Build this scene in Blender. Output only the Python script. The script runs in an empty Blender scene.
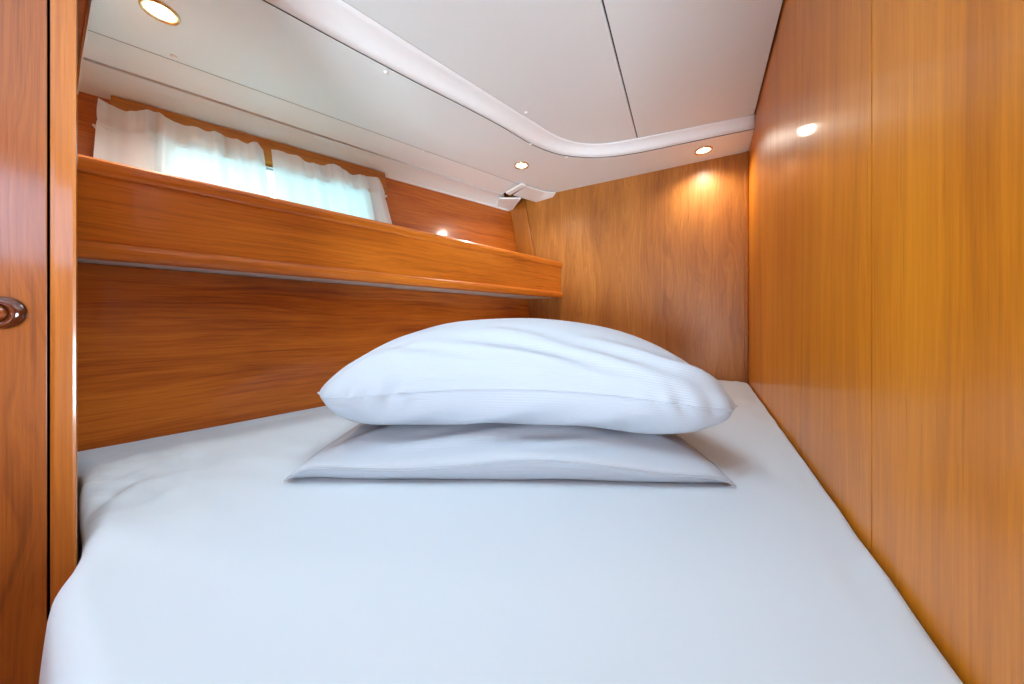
import bpy, bmesh, math
import numpy as np
from mathutils import Vector, noise

SC = bpy.context.scene
COL = SC.collection
# ------------------------------------------------------------------ camera, world, light, exposure
S = 1.10            # metres per layout unit
ZC = 0.895          # camera height above the cabin sole
F, CX, CY = 324.0, 512.0, 320.0      # focal length and horizon of the photograph, pixels

cam_d = bpy.data.cameras.new('camera'); cam = bpy.data.objects.new('camera', cam_d); COL.objects.link(cam)
cam_d.sensor_width = 36.0; cam_d.lens = F * 36.0 / 1024.0
cam_d.shift_y = (CY - 342.0) / 1024.0
cam_d.clip_start = 0.01
cam.location = (0, 0, ZC); cam.rotation_euler = (math.pi / 2, 0, 0)
SC.camera = cam

vs = SC.view_settings
vs.view_transform = 'Standard'; vs.look = 'None'; vs.gamma = 1.0; vs.use_curve_mapping = False
vs.exposure = 0.66

world = bpy.data.worlds.new('sky'); SC.world = world; world.use_nodes = True
bg = world.node_tree.nodes['Background']
bg.inputs[0].default_value = (0.765, 0.90, 1.0, 1); bg.inputs[1].default_value = 8.0

def area_light(name, loc, target, sx, sy, power, color):
    d = bpy.data.lights.new(name, 'AREA'); d.shape = 'RECTANGLE'; d.size = sx; d.size_y = sy
    d.energy = power; d.color = color
    o = bpy.data.objects.new(name, d); COL.objects.link(o)
    o.location = loc
    o.rotation_euler = (Vector(target) - Vector(loc)).to_track_quat('-Z', 'Y').to_euler()
    return o

def P(X, Z, h):
    return Vector((X * S, Z * S, ZC + h * S))

DAY = (0.72, 0.88, 1.0)
# added fill, low behind the camera, standing for daylight from an unseen companionway
area_light('added_companionway_fill', P(-0.70, -2.05, -0.45), P(0.1, 1.0, 0.25), 0.95, 0.75, 66.0, DAY)

# ------------------------------------------------------------------ layout: photograph pixels to planes of the cabin
H_BED = -0.25
K = 0.5864; X0 = 0.1917                       # right wall: X = X0 + K Z
NB = Vector((0.5058, 0.8626)); DB = 1.6456    # back wall: NB . (X,Z) = DB
DIRB = Vector((-0.8626, 0.5058))              # along the back wall, to the left

def ray(px, py):
    return ((px - CX) / F, 1.0, (CY - py) / F)
def at_h(px, py, h):                          # on a level plane
    r = ray(px, py); t = h / r[2]; return (r[0] * t, t, h)
def on_back(px, py, off=0.0):
    r = ray(px, py); t = (DB - off) / (NB.x * r[0] + NB.y); return (r[0] * t, t, r[2] * t)
def on_right(px, py):
    r = ray(px, py); t = X0 / (r[0] - K); return (r[0] * t, t, r[2] * t)
# upper left wall, flared outwards: base line at h = 0.643
UN0 = Vector((-1.216, 0.906)); UN1 = Vector((-0.006, 1.911)); UH = 0.643; USH = Vector((0.176, -0.103))
UD = (UN1 - UN0); ULEN = UD.length; UD = UD / ULEN
UN = Vector((UD.y, -UD.x))                    # inward
def U(s, h, off=0.0):
    q = UN0 + UD * (s * ULEN) + USH * (UH - h) + UN * off
    return (q.x, q.y, h)
def on_upper(px, py, off=0.0):                # -> (s, h)
    r = ray(px, py)
    # UN . (q - UN0 - USH (UH-h)) = off ; q = r t, h = r2 t
    a = UN.x * r[0] + UN.y * r[1] + UN.dot(USH) * r[2]
    b = UN.dot(UN0) + UN.dot(USH) * UH + off
    t = b / a; h = r[2] * t
    q = Vector((r[0] * t, t)) - UN0 - USH * (UH - h)
    return q.dot(UD) / ULEN, h
# lower left wall
LA = Vector((-0.891, 0.664)); LB = Vector((0.100, 1.858)); LD = (LB - LA).normalized(); LN = Vector((LD.y, -LD.x))
def L(d, h, off=0.0):
    q = LA + LD * d + LN * ((0.11 - h) * 0.18 + off)
    return (q.x, q.y, h)
LLEN = (LB - LA).length
# shelf front line
SA = Vector((-0.8163, 0.608)); SB = Vector((0.2685, 1.7503)); SD = (SB - SA).normalized(); SN = Vector((SD.y, -SD.x))
SLEN = (SB - SA).length

# ------------------------------------------------------------------ materials
def sRGB(r, g, b):
    f = lambda c: (c / 255 / 12.92) if c / 255 <= 0.04045 else ((c / 255 + 0.055) / 1.055) ** 2.4
    return (f(r), f(g), f(b), 1)

def new_mat(name):
    m = bpy.data.materials.new(name); m.use_nodes = True
    nt = m.node_tree; b = nt.nodes['Principled BSDF']
    return m, nt, b

def wood(name, dark, mid, light, grain, cross, scale=1.0, figure=0.5, rough=0.22, coat=0.6, seed=0.0, coat_rough=0.12):
    """varnished teak; grain = world direction of the grain, cross = direction across it on the face"""
    m, nt, b = new_mat(name); N = nt.nodes; Lk = nt.links
    tc = N.new('ShaderNodeTexCoord')
    def dot(v):
        n = N.new('ShaderNodeVectorMath'); n.operation = 'DOT_PRODUCT'; n.inputs[1].default_value = v
        Lk.new(tc.outputs['Object'], n.inputs[0]); return n.outputs['Value']
    def mul(a, k, add=0.0):
        n = N.new('ShaderNodeMath'); n.operation = 'MULTIPLY_ADD'; Lk.new(a, n.inputs[0])
        n.inputs[1].default_value = k; n.inputs[2].default_value = add; return n.outputs[0]
    def comb(a, bb, c=None):
        n = N.new('ShaderNodeCombineXYZ'); Lk.new(a, n.inputs[0]); Lk.new(bb, n.inputs[1])
        if c is not None: Lk.new(c, n.inputs[2])
        return n.outputs[0]
    g = dot(grain); c = dot(cross); d = dot(Vector(grain).cross(Vector(cross)))
    # broad slow figure
    n1 = N.new('ShaderNodeTexNoise'); n1.inputs['Scale'].default_value = 1.0; n1.inputs['Detail'].default_value = 3
    Lk.new(comb(mul(g, 1.6 * scale, seed), mul(c, 7.0 * scale), d), n1.inputs['Vector'])
    # growth-ring lines bent by the figure
    ad = N.new('ShaderNodeMath'); ad.operation = 'MULTIPLY_ADD'
    Lk.new(n1.outputs[0], ad.inputs[0]); ad.inputs[1].default_value = 9.0 * figure; Lk.new(mul(c, 26.0 * scale), ad.inputs[2])
    n2 = N.new('ShaderNodeTexNoise'); n2.inputs['Scale'].default_value = 2.4; n2.inputs['Detail'].default_value = 5; n2.inputs['Roughness'].default_value = 0.65
    Lk.new(comb(mul(g, 0.5 * scale, seed), ad.outputs[0], d), n2.inputs['Vector'])
    # fine pores
    n3 = N.new('ShaderNodeTexNoise'); n3.inputs['Scale'].default_value = 1.0; n3.inputs['Detail'].default_value = 4; n3.inputs['Roughness'].default_value = 0.7
    Lk.new(comb(mul(g, 7.0, seed), mul(c, 210.0), d), n3.inputs['Vector'])
    mx = N.new('ShaderNodeMix'); mx.data_type = 'FLOAT'; mx.inputs[0].default_value = 0.42
    Lk.new(n2.outputs[0], mx.inputs[2]); Lk.new(n3.outputs[0], mx.inputs[3])
    mx2 = N.new('ShaderNodeMix'); mx2.data_type = 'FLOAT'; mx2.inputs[0].default_value = 0.35
    Lk.new(mx.outputs[0], mx2.inputs[2]); Lk.new(n1.outputs[0], mx2.inputs[3])
    cr = N.new('ShaderNodeValToRGB'); e = cr.color_ramp.elements
    e[0].position = 0.37; e[0].color = dark; e[1].position = 0.63; e[1].color = light
    k = e.new(0.50); k.color = mid
    Lk.new(mx2.outputs[0], cr.inputs[0])
    n4 = N.new('ShaderNodeTexNoise'); n4.inputs['Scale'].default_value = 1.0; n4.inputs['Detail'].default_value = 3; n4.inputs['Roughness'].default_value = 0.6
    Lk.new(comb(mul(g, 4.5, seed + 7.0), mul(c, 120.0), d), n4.inputs['Vector'])
    pr_ = N.new('ShaderNodeMapRange'); pr_.inputs['From Min'].default_value = 0.62; pr_.inputs['From Max'].default_value = 0.74; pr_.inputs['To Max'].default_value = 0.42
    Lk.new(n4.outputs[0], pr_.inputs['Value'])
    pm = N.new('ShaderNodeMix'); pm.data_type = 'RGBA'; Lk.new(pr_.outputs[0], pm.inputs[0]); Lk.new(cr.outputs[0], pm.inputs[6])
    pm.inputs[7].default_value = (dark[0] * .45, dark[1] * .4, dark[2] * .4, 1)
    Lk.new(pm.outputs[2], b.inputs['Base Color'])
    b.inputs['Roughness'].default_value = rough + 0.15
    b.inputs['Specular IOR Level'].default_value = 0.35
    b.inputs['Coat Weight'].default_value = coat; b.inputs['Coat Roughness'].default_value = coat_rough; b.inputs['Coat IOR'].default_value = 1.5
    bp = N.new('ShaderNodeBump'); bp.inputs['Strength'].default_value = 0.06; bp.inputs['Distance'].default_value = 0.002
    Lk.new(mx.outputs[0], bp.inputs['Height']); Lk.new(bp.outputs[0], b.inputs['Normal'])
    return m

def plain(name, color, rough=0.5, metal=0.0, spec=0.5, bump=0.0, bscale=200.0, coat=0.0, var=0.0):
    m, nt, b = new_mat(name); N = nt.nodes; Lk = nt.links
    b.inputs['Roughness'].default_value = rough; b.inputs['Metallic'].default_value = metal
    b.inputs['Specular IOR Level'].default_value = spec; b.inputs['Coat Weight'].default_value = coat
    tc = N.new('ShaderNodeTexCoord'); n = N.new('ShaderNodeTexNoise'); n.inputs['Scale'].default_value = bscale; n.inputs['Detail'].default_value = 3
    Lk.new(tc.outputs['Object'], n.inputs['Vector'])
    cr = N.new('ShaderNodeValToRGB'); e = cr.color_ramp.elements
    e[0].position = 0.3; e[1].position = 0.7
    e[0].color = tuple(c * (1 - var) for c in color[:3]) + (1,); e[1].color = tuple(min(1, c * (1 + var)) for c in color[:3]) + (1,)
    Lk.new(n.outputs[0], cr.inputs[0]); Lk.new(cr.outputs[0], b.inputs['Base Color'])
    if bump:
        bp = N.new('ShaderNodeBump'); bp.inputs['Strength'].default_value = bump; bp.inputs['Distance'].default_value = 0.001
        Lk.new(n.outputs[0], bp.inputs['Height']); Lk.new(bp.outputs[0], b.inputs['Normal'])
    return m

def glow(name, color, strength):
    m, nt, b = new_mat(name)
    b.inputs['Base Color'].default_value = (0.9, 0.88, 0.8, 1)
    b.inputs['Emission Color'].default_value = color; b.inputs['Emission Strength'].default_value = strength
    return m

UDv = (UD.x, UD.y, 0); LDv = (LD.x, LD.y, 0); SDv = (SD.x, SD.y, 0); UP = (0, 0, 1)
RD = Vector((K, 1.0)).normalized(); RDv = (RD.x, RD.y, 0); BDv = (DIRB.x, DIRB.y, 0)
T_D, T_M, T_L = (0.26, 0.066, 0.008, 1), (0.43, 0.130, 0.014, 1), (0.58, 0.200, 0.024, 1)
M = {}
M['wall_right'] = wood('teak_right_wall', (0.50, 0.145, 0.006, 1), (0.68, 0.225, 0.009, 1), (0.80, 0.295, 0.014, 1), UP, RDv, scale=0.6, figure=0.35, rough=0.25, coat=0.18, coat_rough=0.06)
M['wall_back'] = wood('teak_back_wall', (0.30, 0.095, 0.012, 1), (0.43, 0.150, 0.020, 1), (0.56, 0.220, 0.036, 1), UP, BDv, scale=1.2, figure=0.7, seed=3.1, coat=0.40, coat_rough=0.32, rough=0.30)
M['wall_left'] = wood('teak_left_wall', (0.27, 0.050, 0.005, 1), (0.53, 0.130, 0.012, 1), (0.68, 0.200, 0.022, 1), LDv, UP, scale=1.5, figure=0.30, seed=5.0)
M['shelf'] = wood('teak_shelf', (0.46, 0.110, 0.010, 1), (0.72, 0.205, 0.018, 1), (0.84, 0.280, 0.032, 1), SDv, UP, scale=1.3, figure=0.30, seed=1.7)
M['trim'] = wood('teak_trim', (0.28, 0.075, 0.008, 1), (0.40, 0.120, 0.012, 1), (0.48, 0.160, 0.018, 1), UP, (1, 0, 0), scale=1.0, figure=0.3, seed=8.2)
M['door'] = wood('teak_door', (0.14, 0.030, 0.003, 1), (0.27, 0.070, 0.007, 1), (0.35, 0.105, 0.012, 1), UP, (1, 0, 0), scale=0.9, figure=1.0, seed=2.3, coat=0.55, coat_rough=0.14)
M['batten'] = wood('teak_batten', (0.40, 0.12, 0.012, 1), (0.56, 0.19, 0.018, 1), (0.66, 0.25, 0.028, 1), UDv, UP, scale=1.0, figure=0.3, seed=4.4)
M['sole'] = wood('teak_sole', T_D, T_M, T_L, (0, 1, 0), (1, 0, 0), seed=9.1)
M['knob'] = wood('teak_knob', (0.15, 0.03, 0.004, 1), (0.30, 0.065, 0.008, 1), (0.42, 0.10, 0.012, 1), (1, 0, 0), UP, rough=0.15, coat=1.0, coat_rough=0.03, scale=3)
M['rosette'] = plain('brown_plastic_rosette', (0.075, 0.015, 0.004), rough=0.15, coat=0.8, bscale=30, var=0.1)
M['liner'] = plain('white_vinyl_liner', (0.87, 0.89, 0.88), rough=0.45, bump=0.10, bscale=900, var=0.02)
M['panel'] = plain('cream_fabric_headliner', (0.85, 0.90, 0.91), rough=0.7, bump=0.15, bscale=1400, var=0.03)
M['fascia'] = plain('white_gelcoat_fascia', (0.93, 0.95, 0.96), rough=0.35, bscale=40, var=0.01)
M['cap'] = plain('white_plastic_cap', (0.95, 0.95, 0.93), rough=0.3, bscale=60, var=0.01)
M['black'] = plain('black_gasket', (0.012, 0.009, 0.007), rough=0.8, bscale=60, var=0.2)
M['seam'] = plain('grey_seam_bead', (0.34, 0.33, 0.31), rough=0.8, bscale=60, var=0.1)
M['brass'] = plain('polished_brass', (0.75, 0.55, 0.25), rough=0.18, metal=1.0, bscale=80, var=0.05)
M['steel'] = plain('grey_anodised_metal', (0.42, 0.44, 0.46), rough=0.35, metal=0.8, bscale=80, var=0.05)
M['white_paint'] = plain('white_shelf_underside', (0.80, 0.78, 0.76), rough=0.5, bscale=60, var=0.03)
M['frost'] = glow('frosted_lens_rim', (1.0, 0.90, 0.70, 1), 0.8)
M['lens'] = glow('lamp_lens_glow', (1.0, 0.86, 0.62, 1), 7.0)

def cloth_mat(name, color, stripe=0.0, stripe_dir=(0, 1, 0), weave=0.1, transl=0.0):
    m, nt, b = new_mat(name); N = nt.nodes; Lk = nt.links
    b.inputs['Base Color'].default_value = color
    b.inputs['Roughness'].default_value = 0.75; b.inputs['Specular IOR Level'].default_value = 0.2
    b.inputs['Sheen Weight'].default_value = 0.15; b.inputs['Sheen Roughness'].default_value = 0.5
    tc = N.new('ShaderNodeTexCoord')
    n = N.new('ShaderNodeTexNoise'); n.inputs['Scale'].default_value = 700; n.inputs['Detail'].default_value = 2
    Lk.new(tc.outputs['Object'], n.inputs['Vector'])
    bp = N.new('ShaderNodeBump'); bp.inputs['Strength'].default_value = weave; bp.inputs['Distance'].default_value = 0.0006
    Lk.new(n.outputs[0], bp.inputs['Height'])
    out_n = bp
    if stripe:
        w = N.new('ShaderNodeTexWave'); w.wave_type = 'BANDS'; w.bands_direction = 'Y'
        w.inputs['Scale'].default_value = 38.0; w.inputs['Distortion'].default_value = 0.0
        uv = N.new('ShaderNodeUVMap'); Lk.new(uv.outputs[0], w.inputs['Vector'])
        b2 = N.new('ShaderNodeBump'); b2.inputs['Strength'].default_value = stripe; b2.inputs['Distance'].default_value = 0.0008
        Lk.new(w.outputs[1], b2.inputs['Height']); Lk.new(bp.outputs[0], b2.inputs['Normal']); out_n = b2
    Lk.new(out_n.outputs[0], b.inputs['Normal'])
    if transl:
        t = N.new('ShaderNodeBsdfTranslucent'); t.inputs[0].default_value = (0.85, 0.97, 0.98, 1)
        mx = N.new('ShaderNodeMixShader'); mx.inputs[0].default_value = transl
        Lk.new(b.outputs[0], mx.inputs[1]); Lk.new(t.outputs[0], mx.inputs[2])
        tp = N.new('ShaderNodeBsdfTransparent'); m3 = N.new('ShaderNodeMixShader'); m3.inputs[0].default_value = 0.022
        Lk.new(mx.outputs[0], m3.inputs[1]); Lk.new(tp.outputs[0], m3.inputs[2]); mx = m3
        Lk.new(mx.outputs[0], N['Material Output'].inputs[0])
    return m
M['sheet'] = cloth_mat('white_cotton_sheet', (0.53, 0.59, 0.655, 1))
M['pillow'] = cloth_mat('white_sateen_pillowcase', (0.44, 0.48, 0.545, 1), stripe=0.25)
M['curtain'] = cloth_mat('white_curtain_cloth', (0.92, 0.93, 0.95, 1), transl=0.125, weave=0.1)

def glass_mat(name, tint):
    m, nt, b = new_mat(name); N = nt.nodes; Lk = nt.links
    tr = N.new('ShaderNodeBsdfTransparent'); tr.inputs[0].default_value = tint
    gl = N.new('ShaderNodeBsdfGlossy'); gl.inputs['Roughness'].default_value = 0.02
    fr = N.new('ShaderNodeFresnel'); fr.inputs[0].default_value = 1.45
    mx = N.new('ShaderNodeMixShader'); Lk.new(fr.outputs[0], mx.inputs[0]); Lk.new(tr.outputs[0], mx.inputs[1]); Lk.new(gl.outputs[0], mx.inputs[2])
    Lk.new(mx.outputs[0], N['Material Output'].inputs[0]); return m
M['glass'] = glass_mat('clear_acrylic', (0.90, 0.96, 0.98, 1)); M['tint'] = glass_mat('pale_green_acrylic', (0.70, 0.97, 0.97, 1)); M['smoke'] = glass_mat('smoked_acrylic', (0.50, 0.55, 0.64, 1))

# ------------------------------------------------------------------ builders
def empty(name, loc):
    o = bpy.data.objects.new(name, None); COL.objects.link(o); o.location = loc; o.empty_display_size = 0.05
    return o
def obj(name, verts, faces, mat, parent=None, smooth=False, bevel=0.0, seg=2, uvs=None):
    me = bpy.data.meshes.new(name)
    pl = parent.matrix_basis.translation if parent is not None else Vector((0, 0, 0))
    pv = parent
    while pv is not None and pv.parent is not None:
        pv = pv.parent; pl = pl + pv.matrix_basis.translation
    me.from_pydata([tuple(Vector(v) - pl) for v in verts], [], faces)
    bm = bmesh.new(); bm.from_mesh(me); bmesh.ops.recalc_face_normals(bm, faces=bm.faces); bm.to_mesh(me); bm.free()
    if uvs is not None:
        lay = me.uv_layers.new(name='UVMap')
        for lp in me.loops: lay.data[lp.index].uv = uvs[lp.vertex_index]
    me.materials.append(mat)
    if smooth: me.polygons.foreach_set('use_smooth', [True] * len(me.polygons))
    o = bpy.data.objects.new(name, me); COL.objects.link(o); o.parent = parent
    if bevel:
        md = o.modifiers.new('bevel', 'BEVEL'); md.width = bevel; md.segments = seg; md.limit_method = 'ANGLE'; md.angle_limit = 0.6
    return o
def structure(o): o['kind'] = 'structure'; return o
def tag(o, label, cat, group=None):
    o['label'] = label; o['category'] = cat
    if group: o['group'] = group
    return o
def hexa(a, b):
    """two matching rings of points -> closed solid"""
    n = len(a); v = list(a) + list(b)
    f = [tuple(range(n)), tuple(range(2 * n - 1, n - 1, -1))] + [(i, (i + 1) % n, n + (i + 1) % n, n + i) for i in range(n)]
    return v, f
def slab(name, pts, off, mat, parent=None, bevel=0.0):
    """layout points (X,Z,h) extruded by layout vector off"""
    a = [P(*p) for p in pts]; d = Vector((off[0] * S, off[1] * S, off[2] * S))
    v, f = hexa(a, [p + d for p in a]); return obj(name, v, f, mat, parent, bevel=bevel)
def sweep(name, path, frames, prof, mat, parent=None, smooth=False, bevel=0.0, closed_prof=True):
    """prof (a,b) in layout units along frames[i]=(u,v) at path[i] (layout)"""
    v = []; n = len(prof)
    for p, (u, w) in zip(path, frames):
        for a, b in prof:
            v.append(P(p[0] + u[0] * a + w[0] * b, p[1] + u[1] * a + w[1] * b, p[2] + u[2] * a + w[2] * b))
    f = []
    for i in range(len(path) - 1):
        for j in range(n):
            k = (j + 1) % n; f.append((i * n + j, i * n + k, (i + 1) * n + k, (i + 1) * n + j))
    f.append(tuple(range(n))); f.append(tuple(range((len(path) - 1) * n, len(path) * n)))
    return obj(name, v, f, mat, parent, smooth=smooth, bevel=bevel)
def lathe(name, c, prof, mat, parent=None, n=40, ax=(Vector((1, 0, 0)), Vector((0, 1, 0)), Vector((0, 0, 1))), sx=1.0, sy=1.0):
    """prof: (r,z) world metres about c"""
    v = []; f = []; m = len(prof)
    for i in range(n):
        a = 2 * math.pi * i / n
        for r, z in prof:
            v.append(c + ax[0] * (r * math.cos(a) * sx) + ax[1] * (r * math.sin(a) * sy) + ax[2] * z)
    for i in range(n):
        k = (i + 1) % n
        for j in range(m - 1): f.append((i * m + j, i * m + j + 1, k * m + j + 1, k * m + j))
    if prof[0][0] > 1e-6: f.append(tuple(i * m for i in range(n)))
    if prof[-1][0] > 1e-6: f.append(tuple(i * m + m - 1 for i in range(n)))
    o = obj(name, v, f, mat, parent, smooth=True)
    if prof[0][0] <= 1e-6 or prof[-1][0] <= 1e-6:
        bm = bmesh.new(); bm.from_mesh(o.data); bmesh.ops.remove_doubles(bm, verts=bm.verts, dist=1e-6); bm.to_mesh(o.data); bm.free()
    return o

def tube(name, pts, r, mat, parent=None, n=8):
    v = []; f = []
    for i, p in enumerate(pts):
        t = (pts[min(i + 1, len(pts) - 1)] - pts[max(i - 1, 0)]).normalized()
        x = t.cross(Vector((0, 0, 1)))
        if x.length < 1e-3: x = Vector((1, 0, 0))
        x.normalize(); y = t.cross(x)
        for k in range(n):
            an = 2 * math.pi * k / n; v.append(p + x * (r * math.cos(an)) + y * (r * math.sin(an)))
    for i in range(len(pts) - 1):
        for k in range(n): f.append((i * n + k, i * n + (k + 1) % n, (i + 1) * n + (k + 1) % n, (i + 1) * n + k))
    f += [tuple(range(n)), tuple(range((len(pts) - 1) * n, len(pts) * n))]
    return obj(name, v, f, mat, parent, smooth=True)

HF = -ZC / S            # cabin sole in layout height
HS, HP = 0.695, 0.735   # soffit and centre panel heights

# ------------------------------------------------------------------ setting: walls
# right wall: teak panels with narrow grooves on a dark backing
RN = (0.8626, -0.5058)
def RWp(Z, h, off=0.0): return (X0 + K * Z + RN[0] * off, Z + RN[1] * off, h)
ZR0, ZR1 = -0.14, 1.336
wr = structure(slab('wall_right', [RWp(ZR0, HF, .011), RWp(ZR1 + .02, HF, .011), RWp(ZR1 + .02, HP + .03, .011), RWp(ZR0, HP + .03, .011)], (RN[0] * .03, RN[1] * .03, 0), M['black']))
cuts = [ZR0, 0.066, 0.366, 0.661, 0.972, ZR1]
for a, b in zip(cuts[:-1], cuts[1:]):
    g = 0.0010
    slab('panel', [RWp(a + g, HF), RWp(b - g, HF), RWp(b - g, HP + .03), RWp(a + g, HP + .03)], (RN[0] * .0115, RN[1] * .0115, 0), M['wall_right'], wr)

# back wall
def BWp(t, h, off=0.0):
    c = (X0 + K * ZR1, ZR1); return (c[0] + DIRB.x * t - NB.x * off, c[1] + DIRB.y * t - NB.y * off, h)
TL = 1.16
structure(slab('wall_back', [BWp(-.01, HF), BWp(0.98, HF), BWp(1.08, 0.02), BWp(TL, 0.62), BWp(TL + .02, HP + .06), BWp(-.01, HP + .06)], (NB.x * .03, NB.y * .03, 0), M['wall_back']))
# sloping corner batten on the back wall (follows the flare of the hull)
q = [on_back(510.8, 208), on_back(525.5, 200), on_back(546.4, 317.8), on_back(529.7, 316.4)]
e1 = Vector(q[2]) + (Vector(q[2]) - Vector(q[1])) * 0.45; e0 = Vector(q[3]) + (Vector(q[3]) - Vector(q[0])) * 0.45
structure(slab('trim_1', [q[0], q[1], tuple(e1), tuple(e0)], (-NB.x * .014, -NB.y * .014, 0), M['trim'], bevel=0.004))
# slim corner moulding between back and right wall
structure(slab('trim_2', [BWp(0.001, HF), BWp(0.014, HF), BWp(0.014, HS), BWp(0.001, HS)], (-NB.x * .008, -NB.y * .008, 0), M['trim'], bevel=0.003))

# left wall: lower hull lining under the shelf, and upper lining with the window opening
wl = structure(slab('wall_left', [L(-.14, HF + .05, -.012), L(LLEN + .02, HF + .05, -.012), L(LLEN + .02, .118, -.012), L(-.14, .118, -.012)], (-LN.x * .03, -LN.y * .03, 0), M['black']))
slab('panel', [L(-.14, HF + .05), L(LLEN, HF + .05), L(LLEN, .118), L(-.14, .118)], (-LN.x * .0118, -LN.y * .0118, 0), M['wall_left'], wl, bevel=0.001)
slab('leak_blocker', [L(-.14, .085, -.03), L(LLEN + .02, .085, -.03), U(1.02, .085, -.02), U(-.25, .085, -.02)], (0, 0, .02), M['black'], wl)  # hidden slab added to keep sky from leaking in under the shelf
s0, hA = on_upper(160, 150); s1, hB = on_upper(371, 205)
WB, WT = 0.20, 0.552
def upanel(a, b, h0, h1, name='panel', th=0.03):
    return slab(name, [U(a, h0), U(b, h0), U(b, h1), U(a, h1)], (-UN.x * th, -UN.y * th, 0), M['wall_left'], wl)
upanel(-.25, s0, .10, .79); upanel(s1, 1.02, .10, .79)
upanel(s0, s1, .10, WB); upanel(s0, s1, WT, .79)
# window: metal frame, centre post, two acrylic panes
win = structure(empty('window_1', P(*U((s0 + s1) / 2, WB))))
fw = 0.016
def wbar(a, b, h0, h1, o0, o1, mat, name):
    A = [U(a, h0, o0), U(b, h0, o0), U(b, h1, o0), U(a, h1, o0)]
    return slab(name, A, (UN.x * (o1 - o0), UN.y * (o1 - o0), 0), mat, win, bevel=0.002)
ds = fw / ULEN
wbar(s0, s1, WT - fw, WT, -.022, .004, M['steel'], 'window_frame')
wbar(s0, s1, WB, WB + fw, -.022, .004, M['steel'], 'window_frame')
wbar(s0, s0 + ds, WB + fw, WT - fw, -.022, .004, M['steel'], 'window_frame')
wbar(s1 - ds, s1, WB + fw, WT - fw, -.022, .004, M['steel'], 'window_frame')
wbar(s0 + ds, s1 - ds, WB + fw, WT - fw, -.014, -.010, M['tint'], 'pane')

# post and bulkhead beside the door, in line with the view past it
pr = Vector((-0.503, 0.375)); vd = Vector((-0.808, 0.589))   # side runs a little outside the sight line
def prism(name, poly, h0, h1, mat, parent=None, bevel=0.0):
    return slab(name, [(x, z, h0) for x, z in poly], (0, 0, h1 - h0), mat, parent, bevel=bevel)
structure(prism('trim_3', [(-0.5347, .375), (-.503, .375), (-.503 - .0404, .375 + .0295), (-.575, .4045)], HF, HP, M['trim'], bevel=0.006))
e2 = pr + vd * .05; e3 = pr + vd * .70
structure(prism('wall_bulkhead', [(e2.x - .004, e2.y), (e3.x, e3.y), (e3.x - .03, e3.y - .04), (e2.x - .03, e2.y)], HF, HP, M['trim']))
# tapering wooden ceiling moulding on the bulkhead and its white vinyl edging
def wedge(name, pts_a, pts_b, mat):
    v, f = hexa([P(*p) for p in pts_a], [P(*p) for p in pts_b]); return structure(obj(name, v, f, mat))
def ar(px, py, Z): r = ray(px, py); return (r[0] * Z, Z, r[2] * Z)
wedge('trim_4', [ar(74, -60, .55), ar(93.5, -60, .55), ar(88.5, 0, .62), ar(77, 94, .84), ar(74, 94, .84)],
      [ar(70, -60, .60), ar(90, -60, .60), ar(85, 0, .67), ar(75, 94, .89), ar(70, 94, .89)], M['trim'])
wedge('trim_5', [ar(88, -60, .57), ar(97, -60, .57), ar(92, 0, .64), ar(78.2, 94, .855), ar(75, 94, .855)],
      [ar(85, -60, .61), ar(95, -60, .61), ar(90, 0, .68), ar(77, 94, .895), ar(74, 94, .895)], M['liner'])

# cabin door on the left of the post
ZD = 0.382
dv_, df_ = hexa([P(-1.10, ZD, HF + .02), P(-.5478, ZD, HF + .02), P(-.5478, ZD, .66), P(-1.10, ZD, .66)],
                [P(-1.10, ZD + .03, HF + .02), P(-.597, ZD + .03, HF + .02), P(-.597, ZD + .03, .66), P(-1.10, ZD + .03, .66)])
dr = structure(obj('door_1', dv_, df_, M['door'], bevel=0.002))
structure(slab('trim_6', [(-1.2, ZD + .032, HF), (-.578, ZD + .032, HF), (-.578, ZD + .032, HP), (-1.2, ZD + .032, HP)], (0, .003, 0), M['black']))
kc = P((2 - CX) / F * ZD, ZD, (CY - 313) / F * ZD)
fr = (Vector((1, 0, 0)), Vector((0, 0, 1)), Vector((0, -1, 0)))
ro = lathe('door_rosette', kc, [(.0, .0), (.0215, .0), (.0215, .003), (.0185, .0065), (.0135, .0075), (.0125, .0055), (.0, .005)], M['rosette'], dr, ax=fr, sx=1.55)
lathe('door_knob', kc, [(.0, .004), (.0108, .004), (.0112, .008), (.0095, .0125), (.005, .0150), (.0, .0155)], M['knob'], ro, ax=fr, sx=1.45)

# ------------------------------------------------------------------ setting: ceiling
ce = structure(empty('ceiling', P(0, .6, HS)))
rim_low = [(262, 0), (340, 42.5), (411.6, 80.5), (460, 105), (500, 126), (529, 143.2), (548, 151.5), (566, 156), (596.7, 158), (634.7, 153.8), (690, 142.5), (755.5, 129)]
rim = [Vector(at_h(x, y, HS)) for x, y in rim_low]
rim_up = [(342, 0), (400, 37), (436, 60), (474, 84), (510, 107), (537, 123.5), (552, 133), (570, 140.5), (590, 143.8), (612, 142.5), (637.7, 138), (690, 127.5), (757, 114.2)]
top = [Vector(at_h(x, y, HP)) for x, y in rim_up]
def smooth_path(pts, n):
    out = []
    m = len(pts)
    for i in range(m - 1):
        p0 = pts[max(i - 1, 0)]; p1 = pts[i]; p2 = pts[i + 1]; p3 = pts[min(i + 2, m - 1)]
        for k in range(n):
            t = k / n
            out.append(0.5 * ((2 * p1) + (p2 - p0) * t + (2 * p0 - 5 * p1 + 4 * p2 - p3) * t * t + (3 * p1 - p0 - 3 * p2 + p3) * t ** 3))
    out.append(pts[-1]); return out
rim = smooth_path([rim[0] + (rim[0] - rim[1]) * 2.2] + rim, 6)
top = smooth_path([top[0] + (top[0] - top[1]) * 2.2] + top, 6)
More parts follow.
